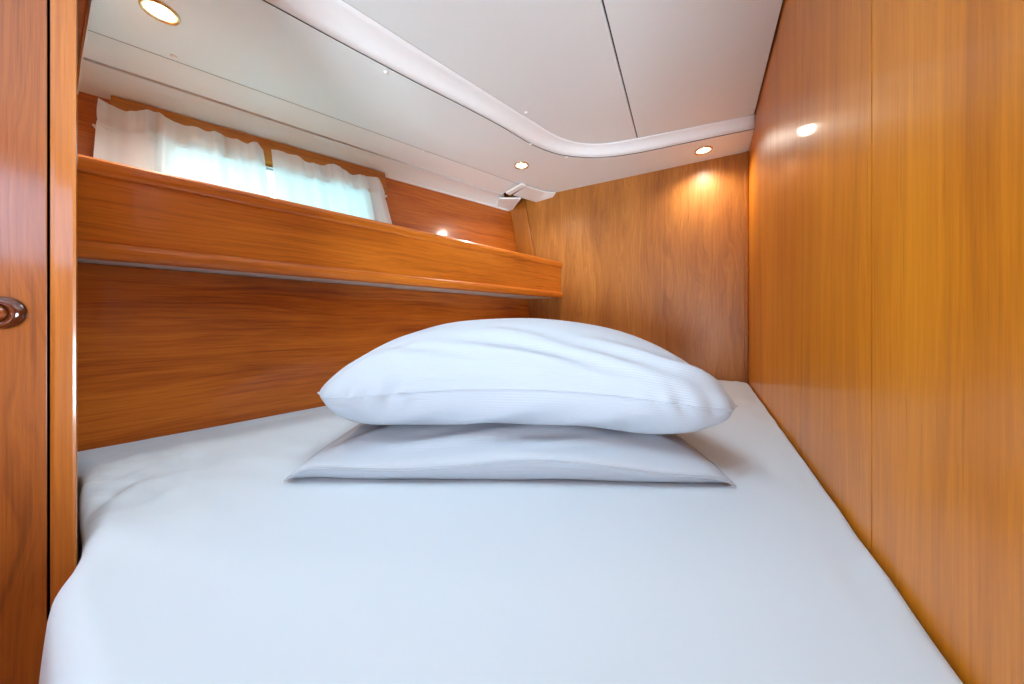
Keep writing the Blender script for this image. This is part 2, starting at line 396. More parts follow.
# end both on the right wall
def clip_right(p):
    d = p.x - (X0 + K * p.y)
    return Vector((p.x - RN[0] * d * RN[0] - 0, p.y - RN[1] * d * RN[0], p.z))
rim[-1] = clip_right(rim[-1]); top[-1] = clip_right(top[-1])
sm0 = Vector(at_h(91, 31, HS)); sm1 = Vector(at_h(521, 185, HS))
sdv = (sm1 - sm0); smn = sm0 - sdv * 0.75; smf = sm1 + sdv * 0.06
def thick(name, pts, up, mat, parent, bevel=0.0):
    return slab(name, [tuple(p) for p in pts], (0, 0, up), mat, parent, bevel)
bl = Vector(BWp(TL - .10, HS)); br = Vector(BWp(0.0, HS))
thick('soffit_panel', rim + [br, Vector(BWp(1.02, HS)), smf, sm1, sm0, smn], .012, M['panel'], ce, bevel=0.002)
# fascia between soffit and centre panel (sloping gelcoat band, slightly concave)
NP = 90
def resample(path, n):
    d = [0.0]
    for a, b in zip(path[:-1], path[1:]): d.append(d[-1] + (b - a).length)
    out = []; j = 0
    for i in range(n):
        t = d[-1] * i / (n - 1)
        while j < len(d) - 2 and d[j + 1] < t: j += 1
        w = (t - d[j]) / max(d[j + 1] - d[j], 1e-9); out.append(path[j].lerp(path[j + 1], w))
    return out
ra, rb = resample(rim, NP), resample(top, NP)
v = []; f = []; NQ = 6
for a, b in zip(ra, rb):
    lo = a + Vector((0, 0, .0035))
    for j in range(NQ):
        t = j / (NQ - 1); p = lo.lerp(b + Vector((0, 0, .001)), t); p.z += .010 * math.sin(math.pi * t) * (1 - .3 * t)
        v.append(P(*p))
for i in range(NP - 1):
    for j in range(NQ - 1): f.append((i * NQ + j, (i + 1) * NQ + j, (i + 1) * NQ + j + 1, i * NQ + j + 1))
fo = obj('fascia', v, f, M['fascia'], ce, smooth=True)
md = fo.modifiers.new('solid', 'SOLIDIFY'); md.thickness = 0.006; md.offset = 0
tube('gasket', [P(*(p + Vector((0, 0, .0012)))) for p in rim], .0013, M['black'], ce, n=6)
tube('gasket', [P(*(p + Vector((0, 0, -.0002)))) for p in top], .0009, M['seam'], ce, n=6)
tube('gasket', [P(*sm0.lerp(sm1, t)) for t in np.linspace(-.7, 1.0, 12)], .0008, M['seam'], ce, n=6)
# centre panels divided by the seam
sa = Vector(at_h(602, 0, HP)); sb = Vector(at_h(637, 137, HP)); sd_ = (sb - sa).normalized(); sn = Vector((sd_.y, -sd_.x, 0))
near = sa - sd_ * 0.86
i_s = min(range(len(top)), key=lambda i: abs((top[i] - sa).dot(sn)))
g = 0.0022
def on_seam(p, o):  # project path point to the seam line
    return sa + sd_ * (p - sa).dot(sd_) + sn * o
left = top[:i_s] + [on_seam(top[i_s], -g), near - sn * g]
right = [on_seam(top[i_s], g)] + top[i_s + 1:] + [Vector((X0 + K * 0.02 - .004, 0.02, HP)), near + sn * g]
rgt_clip = []
for p in right:
    lim = X0 + K * p.y - .0055; rgt_clip.append(Vector((min(p.x, lim), p.y, p.z)))
ZCUT = .66
def cut_near(pts):      # the panels end at a joint above the photographer
    out = []
    m = len(pts)
    for i in range(m):
        a, b = pts[i], pts[(i + 1) % m]
        if a.y >= ZCUT: out.append(a)
        if (a.y >= ZCUT) != (b.y >= ZCUT): out.append(a.lerp(b, (ZCUT - a.y) / (b.y - a.y)))
    return out
left = cut_near(left); rgt_clip = cut_near(rgt_clip)
thick('ceiling_panel', left, .010, M['panel'], ce, bevel=0.0012)
thick('ceiling_panel', rgt_clip, .010, M['panel'], ce, bevel=0.0012)
# dark void above the panels, closing the cabin
structure(slab('ceiling_deck', [(-1.9, .66, HP + .05), (.62, .66, HP + .05), (1.2, 1.36, HP + .05), (.1, 2.05, HP + .05), (-.1, 2.05, HP + .05), (-1.9, .75, HP + .05)], (0, 0, .02), M['black']))
# unseen deck hatch added over the foot of the berth to let in daylight
hx0, hx1, hz0, hz1 = -.38, .215, .12, .60
for pl_ in ([(-1.5, .02), (hx0, .02), (hx0, .66), (-1.9, .66)], [(hx1, .055), (X0 + K * .055 - .004, .055), (X0 + K * .66 - .004, .66), (hx1, .66)],
            [(hx0, hz1), (hx1, hz1), (hx1, .66), (hx0, .66)], [(hx0, .02), (hx1, .02), (hx1, hz0), (hx0, hz0)]):
    slab('added_hatch_surround', [(x, z_, HP + .001) for x, z_ in pl_], (0, 0, .06), M['panel'], ce)
wh = structure(empty('window_added_hatch', P((hx0 + hx1) / 2, (hz0 + hz1) / 2, HP)))
for a, b, c, d in ((hx0, hx1, hz0, hz0 + .02), (hx0, hx1, hz1 - .02, hz1), (hx0, hx0 + .02, hz0 + .02, hz1 - .02), (hx1 - .02, hx1, hz0 + .02, hz1 - .02)):
    slab('added_hatch_frame', [(a, c, HP - .006), (b, c, HP - .006), (b, d, HP - .006), (a, d, HP - .006)], (0, 0, .075), M['steel'], wh, bevel=0.002)
slab('pane', [(hx0 + .02, hz0 + .02, HP + .05), (hx1 - .02, hz0 + .02, HP + .05), (hx1 - .02, hz1 - .02, HP + .05), (hx0 + .02, hz1 - .02, HP + .05)], (0, 0, .008), M['glass'], wh)
# liner strips along the hull side
q2a = Vector(at_h(85, 58, HS - .018)); q2b = Vector(at_h(502, 194.5, HS - .018)); d2 = q2b - q2a
off1 = Vector((sdv.y, -sdv.x, 0)).normalized() * -0.003
thick('liner_strip', [smn + off1 + Vector((0, 0, .003)), sm1 + off1 + Vector((0, 0, .003)), q2b + Vector((0, 0, 0)), q2a - d2 * .75], .010, M['liner'], ce, bevel=0.003)
# cove strip from the seam down to the wall, rounded
v = []; f = []; nq = 9
wn = Vector(U(-.30, UH)); wf = Vector(U(0.985, UH))
cA = q2a - d2 * .70; cB = q2b + d2 * .012
hd = Vector((-sdv.y, sdv.x, 0)).normalized()
for i in range(25):
    t = i / 24
    a = cA.lerp(cB, t) + hd * .008; b = wn.lerp(wf, t)
    for j in range(nq):
        u = j / (nq - 1); p = a.lerp(b, u); p.z = a.z - .002 + (b.z - a.z) * (u ** 1.6) + .004 * math.sin(math.pi * u)
        v.append(P(*p))
    p = b + Vector((0, 0, .02)); v.append(P(*p)); v.append(P(*(a + Vector((0, 0, .012)))))
nq2 = nq + 2
for i in range(24):
    for j in range(nq2):
        k = (j + 1) % nq2; f.append((i * nq2 + j, i * nq2 + k, (i + 1) * nq2 + k, (i + 1) * nq2 + j))
f.append(tuple(range(nq2))); f.append(tuple(range(24 * nq2, 25 * nq2)))
obj('cove_strip', v, f, M['liner'], ce)
# loose folded ends of the vinyl in the corner
def flap(pix, h, th, name='vinyl_flap'):
    pts = [Vector(at_h(x, y, hh)) for (x, y), hh in zip(pix, h)]
    v = []; nn = len(pts)
    a = [P(*p) for p in pts]; b = [P(*(p + Vector((0, 0, th)))) for p in pts]
    vv, ff = hexa(a, b); return obj(name, vv, ff, M['liner'], ce, bevel=0.003)
flap([(505.5, 193.6), (522, 184.5), (526, 186.2), (510, 195.6)], [.662, .678, .676, .660], .010)
flap([(513, 195.5), (526, 186.5), (545, 192.5), (556, 193), (553, 197.5), (536, 202.5)], [.672, .684, .686, .683, .672, .664], .006)
flap([(499, 199), (521, 199), (511, 212.5), (497, 207.5)], [.655, .655, .640, .642], .010)
# screw caps
cpro = [(.0, .0062), (.0035, .0056), (.0062, .0034), (.0072, .0)]
def cap(px, py, h):
    c = P(*at_h(px, py, h))
    lathe('screw_cap', c, [(r, -z) for r, z in cpro], M['cap'], ce, n=14)
for px, py in [(173.5, 56), (423.5, 151), (530.3, 144.3), (566.5, 157.3), (386, 72), (521, 184.6)]: cap(px, py, HS)
for px, py in [(526, 112.5), (752.5, 111.5)]: cap(px, py, HP)

# downlights
def downlight(px, py, label, power):
    c = P(*at_h(px, py, HS)); t = empty('downlight', c); tag(t, label, 'ceiling light', 'brass downlights in the soffit')
    R = 0.0360
    lathe('trim_ring', c, [(R * .82, .006), (R * .82, -.0025), (R * .88, -.0065), (R * .95, -.0065), (R, -.002), (R, .004)], M['brass'], t, n=48)
    lathe('diffuser_rim', c, [(R * .66, .003), (R * .66, -.0006), (R * .72, -.0012), (R * .82, -.0030), (R * .82, .003)], M['frost'], t, n=48)
    lathe('lens', c, [(0, -.0004), (R * .66, -.0004), (R * .66, .004), (0, .004)], M['lens'], t, n=40)
    d = bpy.data.lights.new('downlight_bulb', 'SPOT'); d.energy = power; d.color = (1.0, 0.93, 0.82); d.spot_size = math.radians(150); d.spot_blend = 0.9; d.shadow_soft_size = 0.022
    lo = bpy.data.objects.new('downlight_bulb', d); COL.objects.link(lo); lo.parent = t; lo.location = (0, 0, -.012)
    return t
downlight(160, 10.5, 'large-looking brass downlight nearest the wooden post, above the curtained window', 7.0)
downlight(521.5, 165, 'small lit brass downlight in the white soffit above the far end of the shelf', 7.5)
downlight(703.5, 150, 'small lit brass downlight close to the corner of back and right walls', 6.5)

# ------------------------------------------------------------------ setting: saloon behind the photographer
structure(slab('floor', [(-2.1, -2.1, HF), (1.6, -2.1, HF), (1.6, 2.0, HF), (-2.1, 2.0, HF)], (0, 0, -.03), M['sole']))
HSAL = HP + .02
structure(slab('ceiling_saloon', [(-2.1, -2.1, HSAL), (1.6, -2.1, HSAL), (1.6, -.13, HSAL), (.16, -.13, HSAL), (.16, .02, HSAL), (-.6, .02, HSAL), (-.6, .38, HSAL), (-2.1, .38, HSAL)], (0, 0, .03), M['panel']))
# side wall with its window, aft wall left open low down for the added companionway fill, right wall, partition
def wallx(name, X, z0, z1, h0, h1, th, mat): return structure(slab(name, [(X, z0, h0), (X, z1, h0), (X, z1, h1), (X, z0, h1)], (th, 0, 0), mat))
def wallz(name, Z, x0, x1, h0, h1, th, mat): return structure(slab(name, [(x0, Z, h0), (x1, Z, h0), (x1, Z, h1), (x0, Z, h1)], (0, th, 0), mat))
wallx('wall_saloon_left', -2.0, -2.1, -.88, HF, HSAL, -.03, M['wall_left']); wallx('wall_saloon_left', -2.0, -.02, .42, HF, HSAL, -.03, M['wall_left'])
wallx('wall_saloon_left', -2.0, -.88, -.02, HF, .24, -.03, M['wall_left']); wallx('wall_saloon_left', -2.0, -.88, -.02, .60, HSAL, -.03, M['wall_left'])
sw = structure(empty('window_3', P(-2.0, -.45, .24)))
slab('pane', [(-2.012, -.88, .24), (-2.012, -.02, .24), (-2.012, -.02, .60), (-2.012, -.88, .60)], (-.006, 0, 0), M['smoke'], sw)
wallz('wall_saloon_aft', -2.0, -2.0, -1.15, HF, HSAL, -.03, M['door']); wallz('wall_saloon_aft', -2.0, -.25, 1.5, HF, HSAL, -.03, M['door'])
wallz('wall_saloon_aft', -2.0, -1.15, -.25, -.08, HSAL, -.03, M['door'])
wallx('wall_saloon_right', 1.5, -2.0, -.10, HF, HSAL, .03, M['wall_left'])
wallz('wall_saloon_forward', ZR0 - .02, .14, 1.5, HF, HSAL, .02, M['door'])
structure(slab('wall_added_blocker', [(-1.15, -.50, HF), (-.30, -.50, HF), (-.30, -.30, HF), (-1.15, -.30, HF)], (0, 0, -.262 - HF), M['door']))  # unseen block added to keep the companionway fill off the hanging sheet
wallz('wall_saloon_partition', ZD + .03, -2.0, -1.10, HF, HSAL, .02, M['door'])

# ------------------------------------------------------------------ shelf along the hull side
sh = tag(empty('wall_shelf', P(*( (SA.x + SB.x) / 2, (SA.y + SB.y) / 2, .12))), 'long varnished teak shelf with rounded mouldings running under the curtained window', 'shelf')
HT, HBt = .3133, .1188
fl = SB - SD * .002; nr = SA - SD * .012
def sl(d, h, off): q = SA + SD * d + SN * off; return (q.x, q.y, h)
d0, d1 = -.012, SLEN - .001
slab('front_board', [sl(d0, HBt + .004, -.006), sl(d1, HBt + .004, -.006), sl(d1, HT - .004, -.006), sl(d0, HT - .004, -.006)], (-SN.x * .018, -SN.y * .018, 0), M['shelf'], sh)
def mould(name, h0, h1, top_round):
    n = 7; w = .012; prof = []
    hh = h1 - h0
    # rounded nose: back edge, then an elliptical front
    prof = [(-.026, h0), (-.026, h1)]
    for k in range(n + 1):
        a = math.pi / 2 - math.pi * k / n
        cx = .5; prof.append((-.006 + w * max(math.cos(a), 0) ** .6, (h0 + h1) / 2 + hh / 2 * math.sin(a)))
    v = []; m = len(prof)
    for d in (d0, d1):
        for o, h in prof: v.append(P(*sl(d, h, o)))
    f = [(j, (j + 1) % m, m + (j + 1) % m, m + j) for j in range(m)] + [tuple(range(m)), tuple(range(m, 2 * m))]
    o = obj(name, v, f, M['shelf'], sh, bevel=0.0012); return o
mould('top_moulding', HT - .033, HT, True); mould('bottom_moulding', HBt, HBt + .033, False)
iu0 = U(-.0, .135); iu1 = U(.99, .135)
slab('shelf_panel', [sl(d0, HBt + .001, -.024), sl(d1 - .006, HBt + .001, -.024), (iu1[0] + .012, iu1[1] - .012, HBt + .001), (iu0[0] + .012, iu0[1] - .012, HBt + .001)], (0, 0, .014), M['white_paint'], sh)

# wooden valance batten over the window and the curtain wire
b0, _ = on_upper(111, 100, .02); b1, _ = on_upper(386, 182, .02)
structure(slab('trim_7', [U(b0, .560, .001), U(b1, .560, .001), U(b1, .646, .001), U(b0, .646, .001)], (UN.x * .022, UN.y * .022, 0), M['batten'], bevel=0.002))
structure(slab('trim_8', [U(b1 + .004, UH - .008, .0005), U(.985, UH - .008, .0005), U(.985, UH + .002, .0005), U(b1 + .004, UH + .002, .0005)], (UN.x * .006, UN.y * .006, 0), M['liner'], bevel=0.001))
CO = .036
r0, _ = on_upper(93, 108, CO); r1, _ = on_upper(386, 190, CO)
HW = .535
a = P(*U(r0, HW, CO)); b = P(*U(r1, HW, CO))
rod = tag(empty('curtain_wire', a), 'thin white curtain wire stretched over the window with end hooks', 'curtain wire')
tube('wire', [a.lerp(b, i / 12) for i in range(13)], .0022, M['cap'], rod)
for e in (a, b):
    w = e - Vector((UN.x, UN.y, 0)) * (CO * S); tube('end_hook', [e, e.lerp(w, .6), w], .0035, M['cap'], rod)

# curtains: top outline read from the photograph onto the plane of the curtain
def curtain(top_px, left_px, right_px, label, seed, folds):
    prof = [on_upper(x, y, CO) for x, y in top_px]
    sL, sR = prof[0][0], prof[-1][0]
    nx, nh = 150, 46
    HB_ = .215
    v = []; f = []
    ss = [p[0] for p in prof]; hh = [p[1] for p in prof]
    for i in range(nx):
        t = i / (nx - 1); s = sL + (sR - sL) * t
        ht = float(np.interp(s, ss, hh))
        for j in range(nh):
            w = j / (nh - 1); h = ht + (HB_ - ht) * w
            # flare of the side edges towards the bottom
            sx = s + left_px * w * (1 - t) + right_px * w * t
            depth = 0.0
            for (c, wd, am) in folds:
                z = (t - c) / wd; depth += am * math.exp(-z * z)
            depth *= 1.9 * (0.50 + 0.50 * w)
            depth += .013 * noise.noise(Vector((t * 11 + seed, w * 1.2, seed))) + .0012 * noise.noise(Vector((t * 26 + seed, w * 2.5, 1.0)))
            gather = .0040 * noise.noise(Vector((t * 30 + seed * 3, 0.3, 2.0))) * math.exp(-(w / .18) ** 2)
            # rod pocket: pinched stitch line under the header
            z = (w - .155) / .016; depth -= .0075 * math.exp(-z * z)
            z = (w - .08) / .05; depth += .004 * math.exp(-z * z)
            v.append(P(*U(sx, h, CO + .004 + depth + gather)))
    for i in range(nx - 1):
        for j in range(nh - 1): f.append((i * nh + j, i * nh + j + 1, (i + 1) * nh + j + 1, (i + 1) * nh + j))
    o = obj('window_curtain', v, f, M['curtain'], None, smooth=True)
    return tag(o, label, 'curtain', 'curtains over the shelf window')
curtain([(99, 99), (112, 105.4), (128, 112), (135.5, 112), (150.7, 110), (158.8, 112), (166.8, 120), (189, 126.6), (207, 132.7), (221.5, 133.8), (230, 137.5), (248, 145), (257.4, 143.3), (263, 150)],
        -.02, .012, 'white gathered curtain on the side of the window nearer the wooden post', 1.3,
        [(.345, .028, .015), (.285, .030, -.011), (.41, .03, -.006), (.54, .04, .007), (.66, .035, .010), (.73, .03, -.006), (.82, .03, .008), (.93, .04, .010)])
curtain([(271, 150), (296.4, 156), (306, 162.4), (318, 165), (333, 164.5), (353, 175), (368, 176), (378, 180), (382.5, 185.6)],
        0.0, .022, 'white gathered curtain on the side of the window farther from the wooden post', 4.1,
        [(.10, .05, .008), (.33, .035, .012), (.42, .03, -.009), (.56, .035, .011), (.68, .03, -.008), (.76, .03, .010), (.84, .025, -.010), (.93, .04, .012)])

# ------------------------------------------------------------------ berth: base, mattress under a fitted sheet
lb = [L(d, H_BED, .004) for d in np.linspace(-.04, LLEN - .02, 30)]
poly = [(X0 + K * z - .004, z) for z in np.linspace(-.10, ZR1 - .014, 60)]
bk = Vector((lb[-1][0], lb[-1][1])); brc = Vector(poly[-1])
# back edge, a few mm off the back wall
for t in np.linspace(0.02, 1, 40):
    q = brc.lerp(bk, t); d = DB - .010 - NB.dot(q)
    if d < 0: q = q + NB * d
    poly.append((q.x, q.y))
poly += [(p[0], p[1]) for p in reversed(lb)]
fpts = [(lb[0][0] + .004, lb[0][1] - .006), (-.74, .553), (-.62, .464), (-.515, .388), (-.470, .345), (-.432, .302), (-.362, .252), (-.278, .193), (-.19, .125), (-.10, .055), (-.02, -.01), (.05, -.06), (.11, -.095)]
fp = smooth_path([Vector((x, z, 0)) for x, z in fpts], 8)
poly += [(p.x, p.y) for p in fp]
pa = resample([Vector((x, z, 0)) for x, z in poly + [poly[0]]], 521)[:-1]
PB = np.array([(p.x, p.y) for p in pa]); nb = len(PB)
ctr = np.array([0.06, 0.62])
A0 = PB; A1 = np.roll(PB, -1, axis=0)
def dist_edge(q):
    d = A1 - A0; out = np.full(len(q), 9.0); idx = np.zeros(len(q), int)
    for i in range(nb):
        t = np.clip(((q - A0[i]) @ d[i]) / (d[i] @ d[i] + 1e-12), 0, 1)
        dd = np.linalg.norm(q - (A0[i] + t[:, None] * d[i]), axis=1)
        m = dd < out; out[m] = dd[m]; idx[m] = i
    return out, idx
fr_s = np.concatenate([np.linspace(0.01, .86, 70), np.linspace(.866, 1.0, 44)])
NRg = len(fr_s)
rings = ctr + (PB - ctr)[None] * fr_s[:, None, None]
flat = rings.reshape(-1, 2)
dE, _ = dist_edge(flat)
R_E = .026
z = np.zeros(len(flat))
RE = np.where((X0 + K * flat[:, 1] - flat[:, 0]) < .06, .010, R_E)
near_e = dE < RE
z[near_e] = -(RE - np.sqrt(np.maximum(RE ** 2 - (RE - dE) ** 2, 0)))[near_e]
# soft crown and creases
for i, (x, y) in enumerate(flat):
    dl = (Vector((x, y)) - LA).dot(LN) - .065          # distance from the lower left wall
    dr_ = (X0 + K * y - x) * RN[0]
    w = .0022 * noise.noise(Vector((x * 4, y * 4, 0.2)))
    # long creases pulled along the hull side
    if dl < .45:
        a_ = Vector((x, y)).dot(LD)
        w += .0050 * noise.noise(Vector((a_ * 2.2, dl * 26, 4.0))) * math.exp(-((dl - .10) / .14) ** 2)
    # bunched folds against the post
    dp = math.hypot(x + .62, y - .49)
    w += .026 * noise.noise(Vector((x * 15 + y * 11, y * 9 - x * 6, 7.0))) * math.exp(-(dp / .13) ** 2)
    w += .016 * noise.noise(Vector((x * 30, y * 34, 2.0))) * math.exp(-(dp / .12) ** 2)
    # diagonal drag lines from that corner
    dq = (x + .62) * .8 + (y - .49) * -.2; cr_ = (x + .62) * .35 + (y - .49) * .94
    if dq > 0: w += .0055 * noise.noise(Vector((dq * 2.0, cr_ * 20, 9.0))) * math.exp(-(dq / .35) ** 2)
    # sag beside the right wall
    w -= .003 * math.exp(-(dr_ / .05) ** 2) + .004 * noise.noise(Vector((y * 14, dr_ * 30, 3.0))) * math.exp(-(dr_ / .06) ** 2)
    z[i] += w
V3 = [P(x, y, H_BED + zz) for (x, y), zz in zip(flat, z)]
faces = []
for i in range(NRg - 1):
    for j in range(nb):
        k = (j + 1) % nb; faces.append((i * nb + j, i * nb + k, (i + 1) * nb + k, (i + 1) * nb + j))
faces.append(tuple(range(nb)))
# sides hanging down with soft vertical folds, only free along the front edge
cnt = len(V3)
nrm = np.roll(PB, -1, axis=0) - np.roll(PB, 1, axis=0); nrm = np.stack([nrm[:, 1], -nrm[:, 0]], 1); nrm /= np.linalg.norm(nrm, axis=1)[:, None] + 1e-9
free = np.array([1.0 if (0.20 + x * .0 > 0 and -.5 < x < .10 and y < .35 and (X0 + K * y - x) > .03) else 0.0 for x, y in PB])
ker = np.ones(15) / 15; free = np.convolve(np.concatenate([free[-7:], free, free[:7]]), ker, 'valid')
arc = np.cumsum(np.linalg.norm(np.roll(PB, -1, axis=0) - PB, axis=1))
NS = 14
z_last = z[-nb:]
for k in range(1, NS + 1):
    t = k / NS
    for j in range(nb):
        wv = .004 * math.sin(arc[j] * 38 + 1.2 * math.sin(arc[j] * 11)) * t * free[j] + free[j] * (.004 * math.sin(math.pi * min(1, t * 1.4)) + .006 * t)
        tp_ = 1 - .075 * t * (1 - free[j])      # lower edge tucks in along the flared hull
        x = ctr[0] + (PB[j, 0] - ctr[0]) * tp_ + nrm[j, 0] * wv; y = ctr[1] + (PB[j, 1] - ctr[1]) * tp_ + nrm[j, 1] * wv
        V3.append(P(x, y, H_BED + z_last[j] - .20 * t))
for k in range(NS):
    b0_ = cnt - nb + k * nb; b1_ = b0_ + nb
    for j in range(nb):
        q = (j + 1) % nb; faces.append((b0_ + j, b0_ + q, b1_ + q, b1_ + j))
faces.append(tuple(range(cnt - nb + NS * nb, cnt + NS * nb)))
bed = tag(empty('berth_mattress', P(.06, .62, H_BED - .2)), 'large tapering berth mattress covered by a smooth white fitted sheet', 'mattress')
obj('fitted_sheet', V3, faces, M['sheet'], bed, smooth=True)
# plywood berth base under the mattress
bb = [tuple(ctr + (p - ctr) * .78) for p in PB[::8]]
o = prism('berth_platform', bb, HF, H_BED - .234, M['door']); tag(o, 'teak berth base panel below the white mattress', 'berth')

# ------------------------------------------------------------------ pillows: sewn bags filled to a volume and settled
def sim_pillow(W, D, nx, ny, vol, floor, z0, steps, ceil=None, seed=1, grav=3.0, rnd=0.3):
    rng = np.random.RandomState(seed)
    u = np.linspace(-1, 1, nx); w = np.linspace(-1, 1, ny)
    gu, gv = np.meshgrid(u, w, indexing='ij')
    gx = W / 2 * gu * np.sqrt(1 - rnd * gv ** 6 * np.abs(gu) ** 3 / 2); gy = D / 2 * gv * np.sqrt(1 - rnd * gu ** 6 * np.abs(gv) ** 3 / 2)
    bump = (1 - gu ** 2) * (1 - gv ** 2)
    Q0 = np.zeros((2, nx, ny, 3)); Q0[..., 0] = gx; Q0[..., 1] = gy
    flat = Q0.copy()
    Q0[0, ..., 2] = z0 + .03 * bump + .002 * rng.rand(nx, ny); Q0[1, ..., 2] = z0 - .03 * bump - .002 * rng.rand(nx, ny)
    rimm = np.zeros((nx, ny), bool); rimm[0] = rimm[-1] = True; rimm[:, 0] = rimm[:, -1] = True
    Q0[:, rimm, 2] = z0
    Pp = Q0; Vv = np.zeros_like(Pp)
    sets = []
    I = lambda a: (slice(None), a)
    J = lambda a: (slice(None), slice(None), a)
    def add(sa, sb, k):
        Ln = np.sqrt(((flat[sb] - flat[sa]) ** 2).sum(-1, keepdims=True)); sets.append((sa, sb, Ln, k))
    for st, k in ((1, 1.), (2, .25)):
        for o in range(2 * st):
            ia = np.arange(o, nx - st, 2 * st)
            if len(ia): add(I(ia), I(ia + st), k)
            ja = np.arange(o, ny - st, 2 * st)
            if len(ja): add(J(ja), J(ja + st), k)
    for o in (0, 1):
        for o2 in (0, 1):
            ia = np.arange(o, nx - 1, 2); ja = np.arange(o2, ny - 1, 2)
            A = lambda a, b: (slice(None),) + tuple(np.ix_(a, b))
            add(A(ia, ja), A(ia + 1, ja + 1), .5); add(A(ia + 1, ja), A(ia, ja + 1), .5)
    dt = 1 / 60.
    for it in range(steps):
        tu = np.gradient(Pp, axis=1); tv = np.gradient(Pp, axis=2)
        N_ = np.cross(tu, tv); nl = np.sqrt((N_ * N_).sum(-1, keepdims=True)) + 1e-9; N_ = N_ / nl; N_[1] *= -1
        ar_ = nl[..., 0]
        vn = (Pp[0, ..., 2] * ar_[0] * N_[0, ..., 2]).sum() + (Pp[1, ..., 2] * ar_[1] * N_[1, ..., 2]).sum()
        p = np.clip((vol - vn) / vol * 240, -10, 60)
        Fo = N_ * p; Fo[..., 2] -= grav
        Vv = (Vv + Fo * dt) * .93
        Q = Pp + Vv * dt
        for kk in range(6):
            for sa, sb, Ln, k in sets:
                a = Q[sa]; b = Q[sb]; d = b - a; l = np.sqrt((d * d).sum(-1, keepdims=True)) + 1e-9
                c = d * ((l - Ln) / l * .5 * k); Q[sa] = a + c; Q[sb] = b - c
            m = Q[:, rimm].mean(0); Q[0][rimm] = m; Q[1][rimm] = m
            bad = Q[0, ..., 2] < Q[1, ..., 2]; mid = (Q[0, ..., 2] + Q[1, ..., 2]) / 2
            Q[0, ..., 2] = np.where(bad, mid, Q[0, ..., 2]); Q[1, ..., 2] = np.where(bad, mid, Q[1, ..., 2])
        fl_ = floor(Q[..., 0], Q[..., 1]); hit = Q[..., 2] < fl_
        Q[..., 2] = np.where(hit, fl_, Q[..., 2])
        Q[hit, :2] = Pp[hit, :2] + (Q[hit, :2] - Pp[hit, :2]) * .3
        if ceil is not None:
            Q[..., 2] = np.minimum(Q[..., 2], np.maximum(ceil(Q[..., 0], Q[..., 1]), fl_ + .003))
        Vv = (Q - Pp) / dt; Pp = Q
    return Pp

def crease(Q, folds, amp_n, seed):
    """soft cloth folds pushed along the normals: (x, y, angle, length, width, depth) on the top sheet (0) or bottom sheet (1)"""
    tu = np.gradient(Q, axis=1); tv = np.gradient(Q, axis=2)
    N_ = np.cross(tu, tv); N_ = N_ / (np.sqrt((N_ * N_).sum(-1, keepdims=True)) + 1e-9); N_[1] *= -1
    nx, ny = Q.shape[1:3]
    gu, gv = np.meshgrid(np.linspace(-1, 1, nx), np.linspace(-1, 1, ny), indexing='ij')
    edge = np.clip((1 - np.abs(gu)) * 8, 0, 1) * np.clip((1 - np.abs(gv)) * 6, 0, 1)
    out = Q.copy()
    for sh_ in (0, 1):
        d = np.zeros((nx, ny))
        for (s_, x, y, an, ln, wd, am) in folds:
            if s_ != sh_: continue
            ca, sa_ = math.cos(an), math.sin(an); aa = (gu - x) * ca + (gv - y) * sa_; bb = -(gu - x) * sa_ + (gv - y) * ca
            bb = bb - .12 * aa * aa
            d += am * np.exp(-(aa / ln) ** 2) * (np.exp(-(bb / wd) ** 2) - .6 * np.exp(-((bb - 1.6 * wd) / (1.2 * wd)) ** 2))
        for i in range(nx):
            for j in range(ny):
                d[i, j] += amp_n * noise.noise(Vector((gu[i, j] * 3 + seed, gv[i, j] * 5 + gu[i, j] * 1.5, sh_ * 3.0)))
        out[sh_] += N_[sh_] * (d * edge)[..., None]
    return out

def pillow_obj(name, Q, loc, rz, label, thing_group, hem=True):
    """Q (2,nx,ny,3) sheets sharing the rim -> one mesh with subdivision"""
    nx, ny = Q.shape[1:3]
    c, s_ = math.cos(rz), math.sin(rz)
    def W_(p): return Vector((loc[0] + c * p[0] - s_ * p[1], loc[1] + s_ * p[0] + c * p[1], loc[2] + p[2]))
    v = []; uv = []; ids = np.zeros((2, nx, ny), int)
    for sh_ in (0, 1):
        for i in range(nx):
            for j in range(ny):
                if sh_ == 1 and (i in (0, nx - 1) or j in (0, ny - 1)): ids[1, i, j] = ids[0, i, j]; continue
                ids[sh_, i, j] = len(v); v.append(W_(Q[sh_, i, j])); uv.append((i / (nx - 1), j / (ny - 1)))
    f = []
    for sh_ in (0, 1):
        for i in range(nx - 1):
            for j in range(ny - 1):
                q = (ids[sh_, i, j], ids[sh_, i + 1, j], ids[sh_, i + 1, j + 1], ids[sh_, i, j + 1])
                f.append(q if sh_ == 0 else q[::-1])
    root = tag(empty(name, Vector(loc)), label, 'pillow', thing_group)
    o = obj('pillowcase', v, f, M['pillow'], root, smooth=True, uvs=uv)
    md = o.modifiers.new('subdivision', 'SUBSURF'); md.levels = 1; md.render_levels = 1
    # stitched rim seam
    rimpts = [Q[0, i, 0] for i in range(nx)] + [Q[0, nx - 1, j] for j in range(1, ny)] + [Q[0, i, ny - 1] for i in range(nx - 2, -1, -1)] + [Q[0, 0, j] for j in range(ny - 2, -1, -1)]
    tube('seam', [W_(p) for p in rimpts], .0011, M['pillow'], root, n=6)
    return root

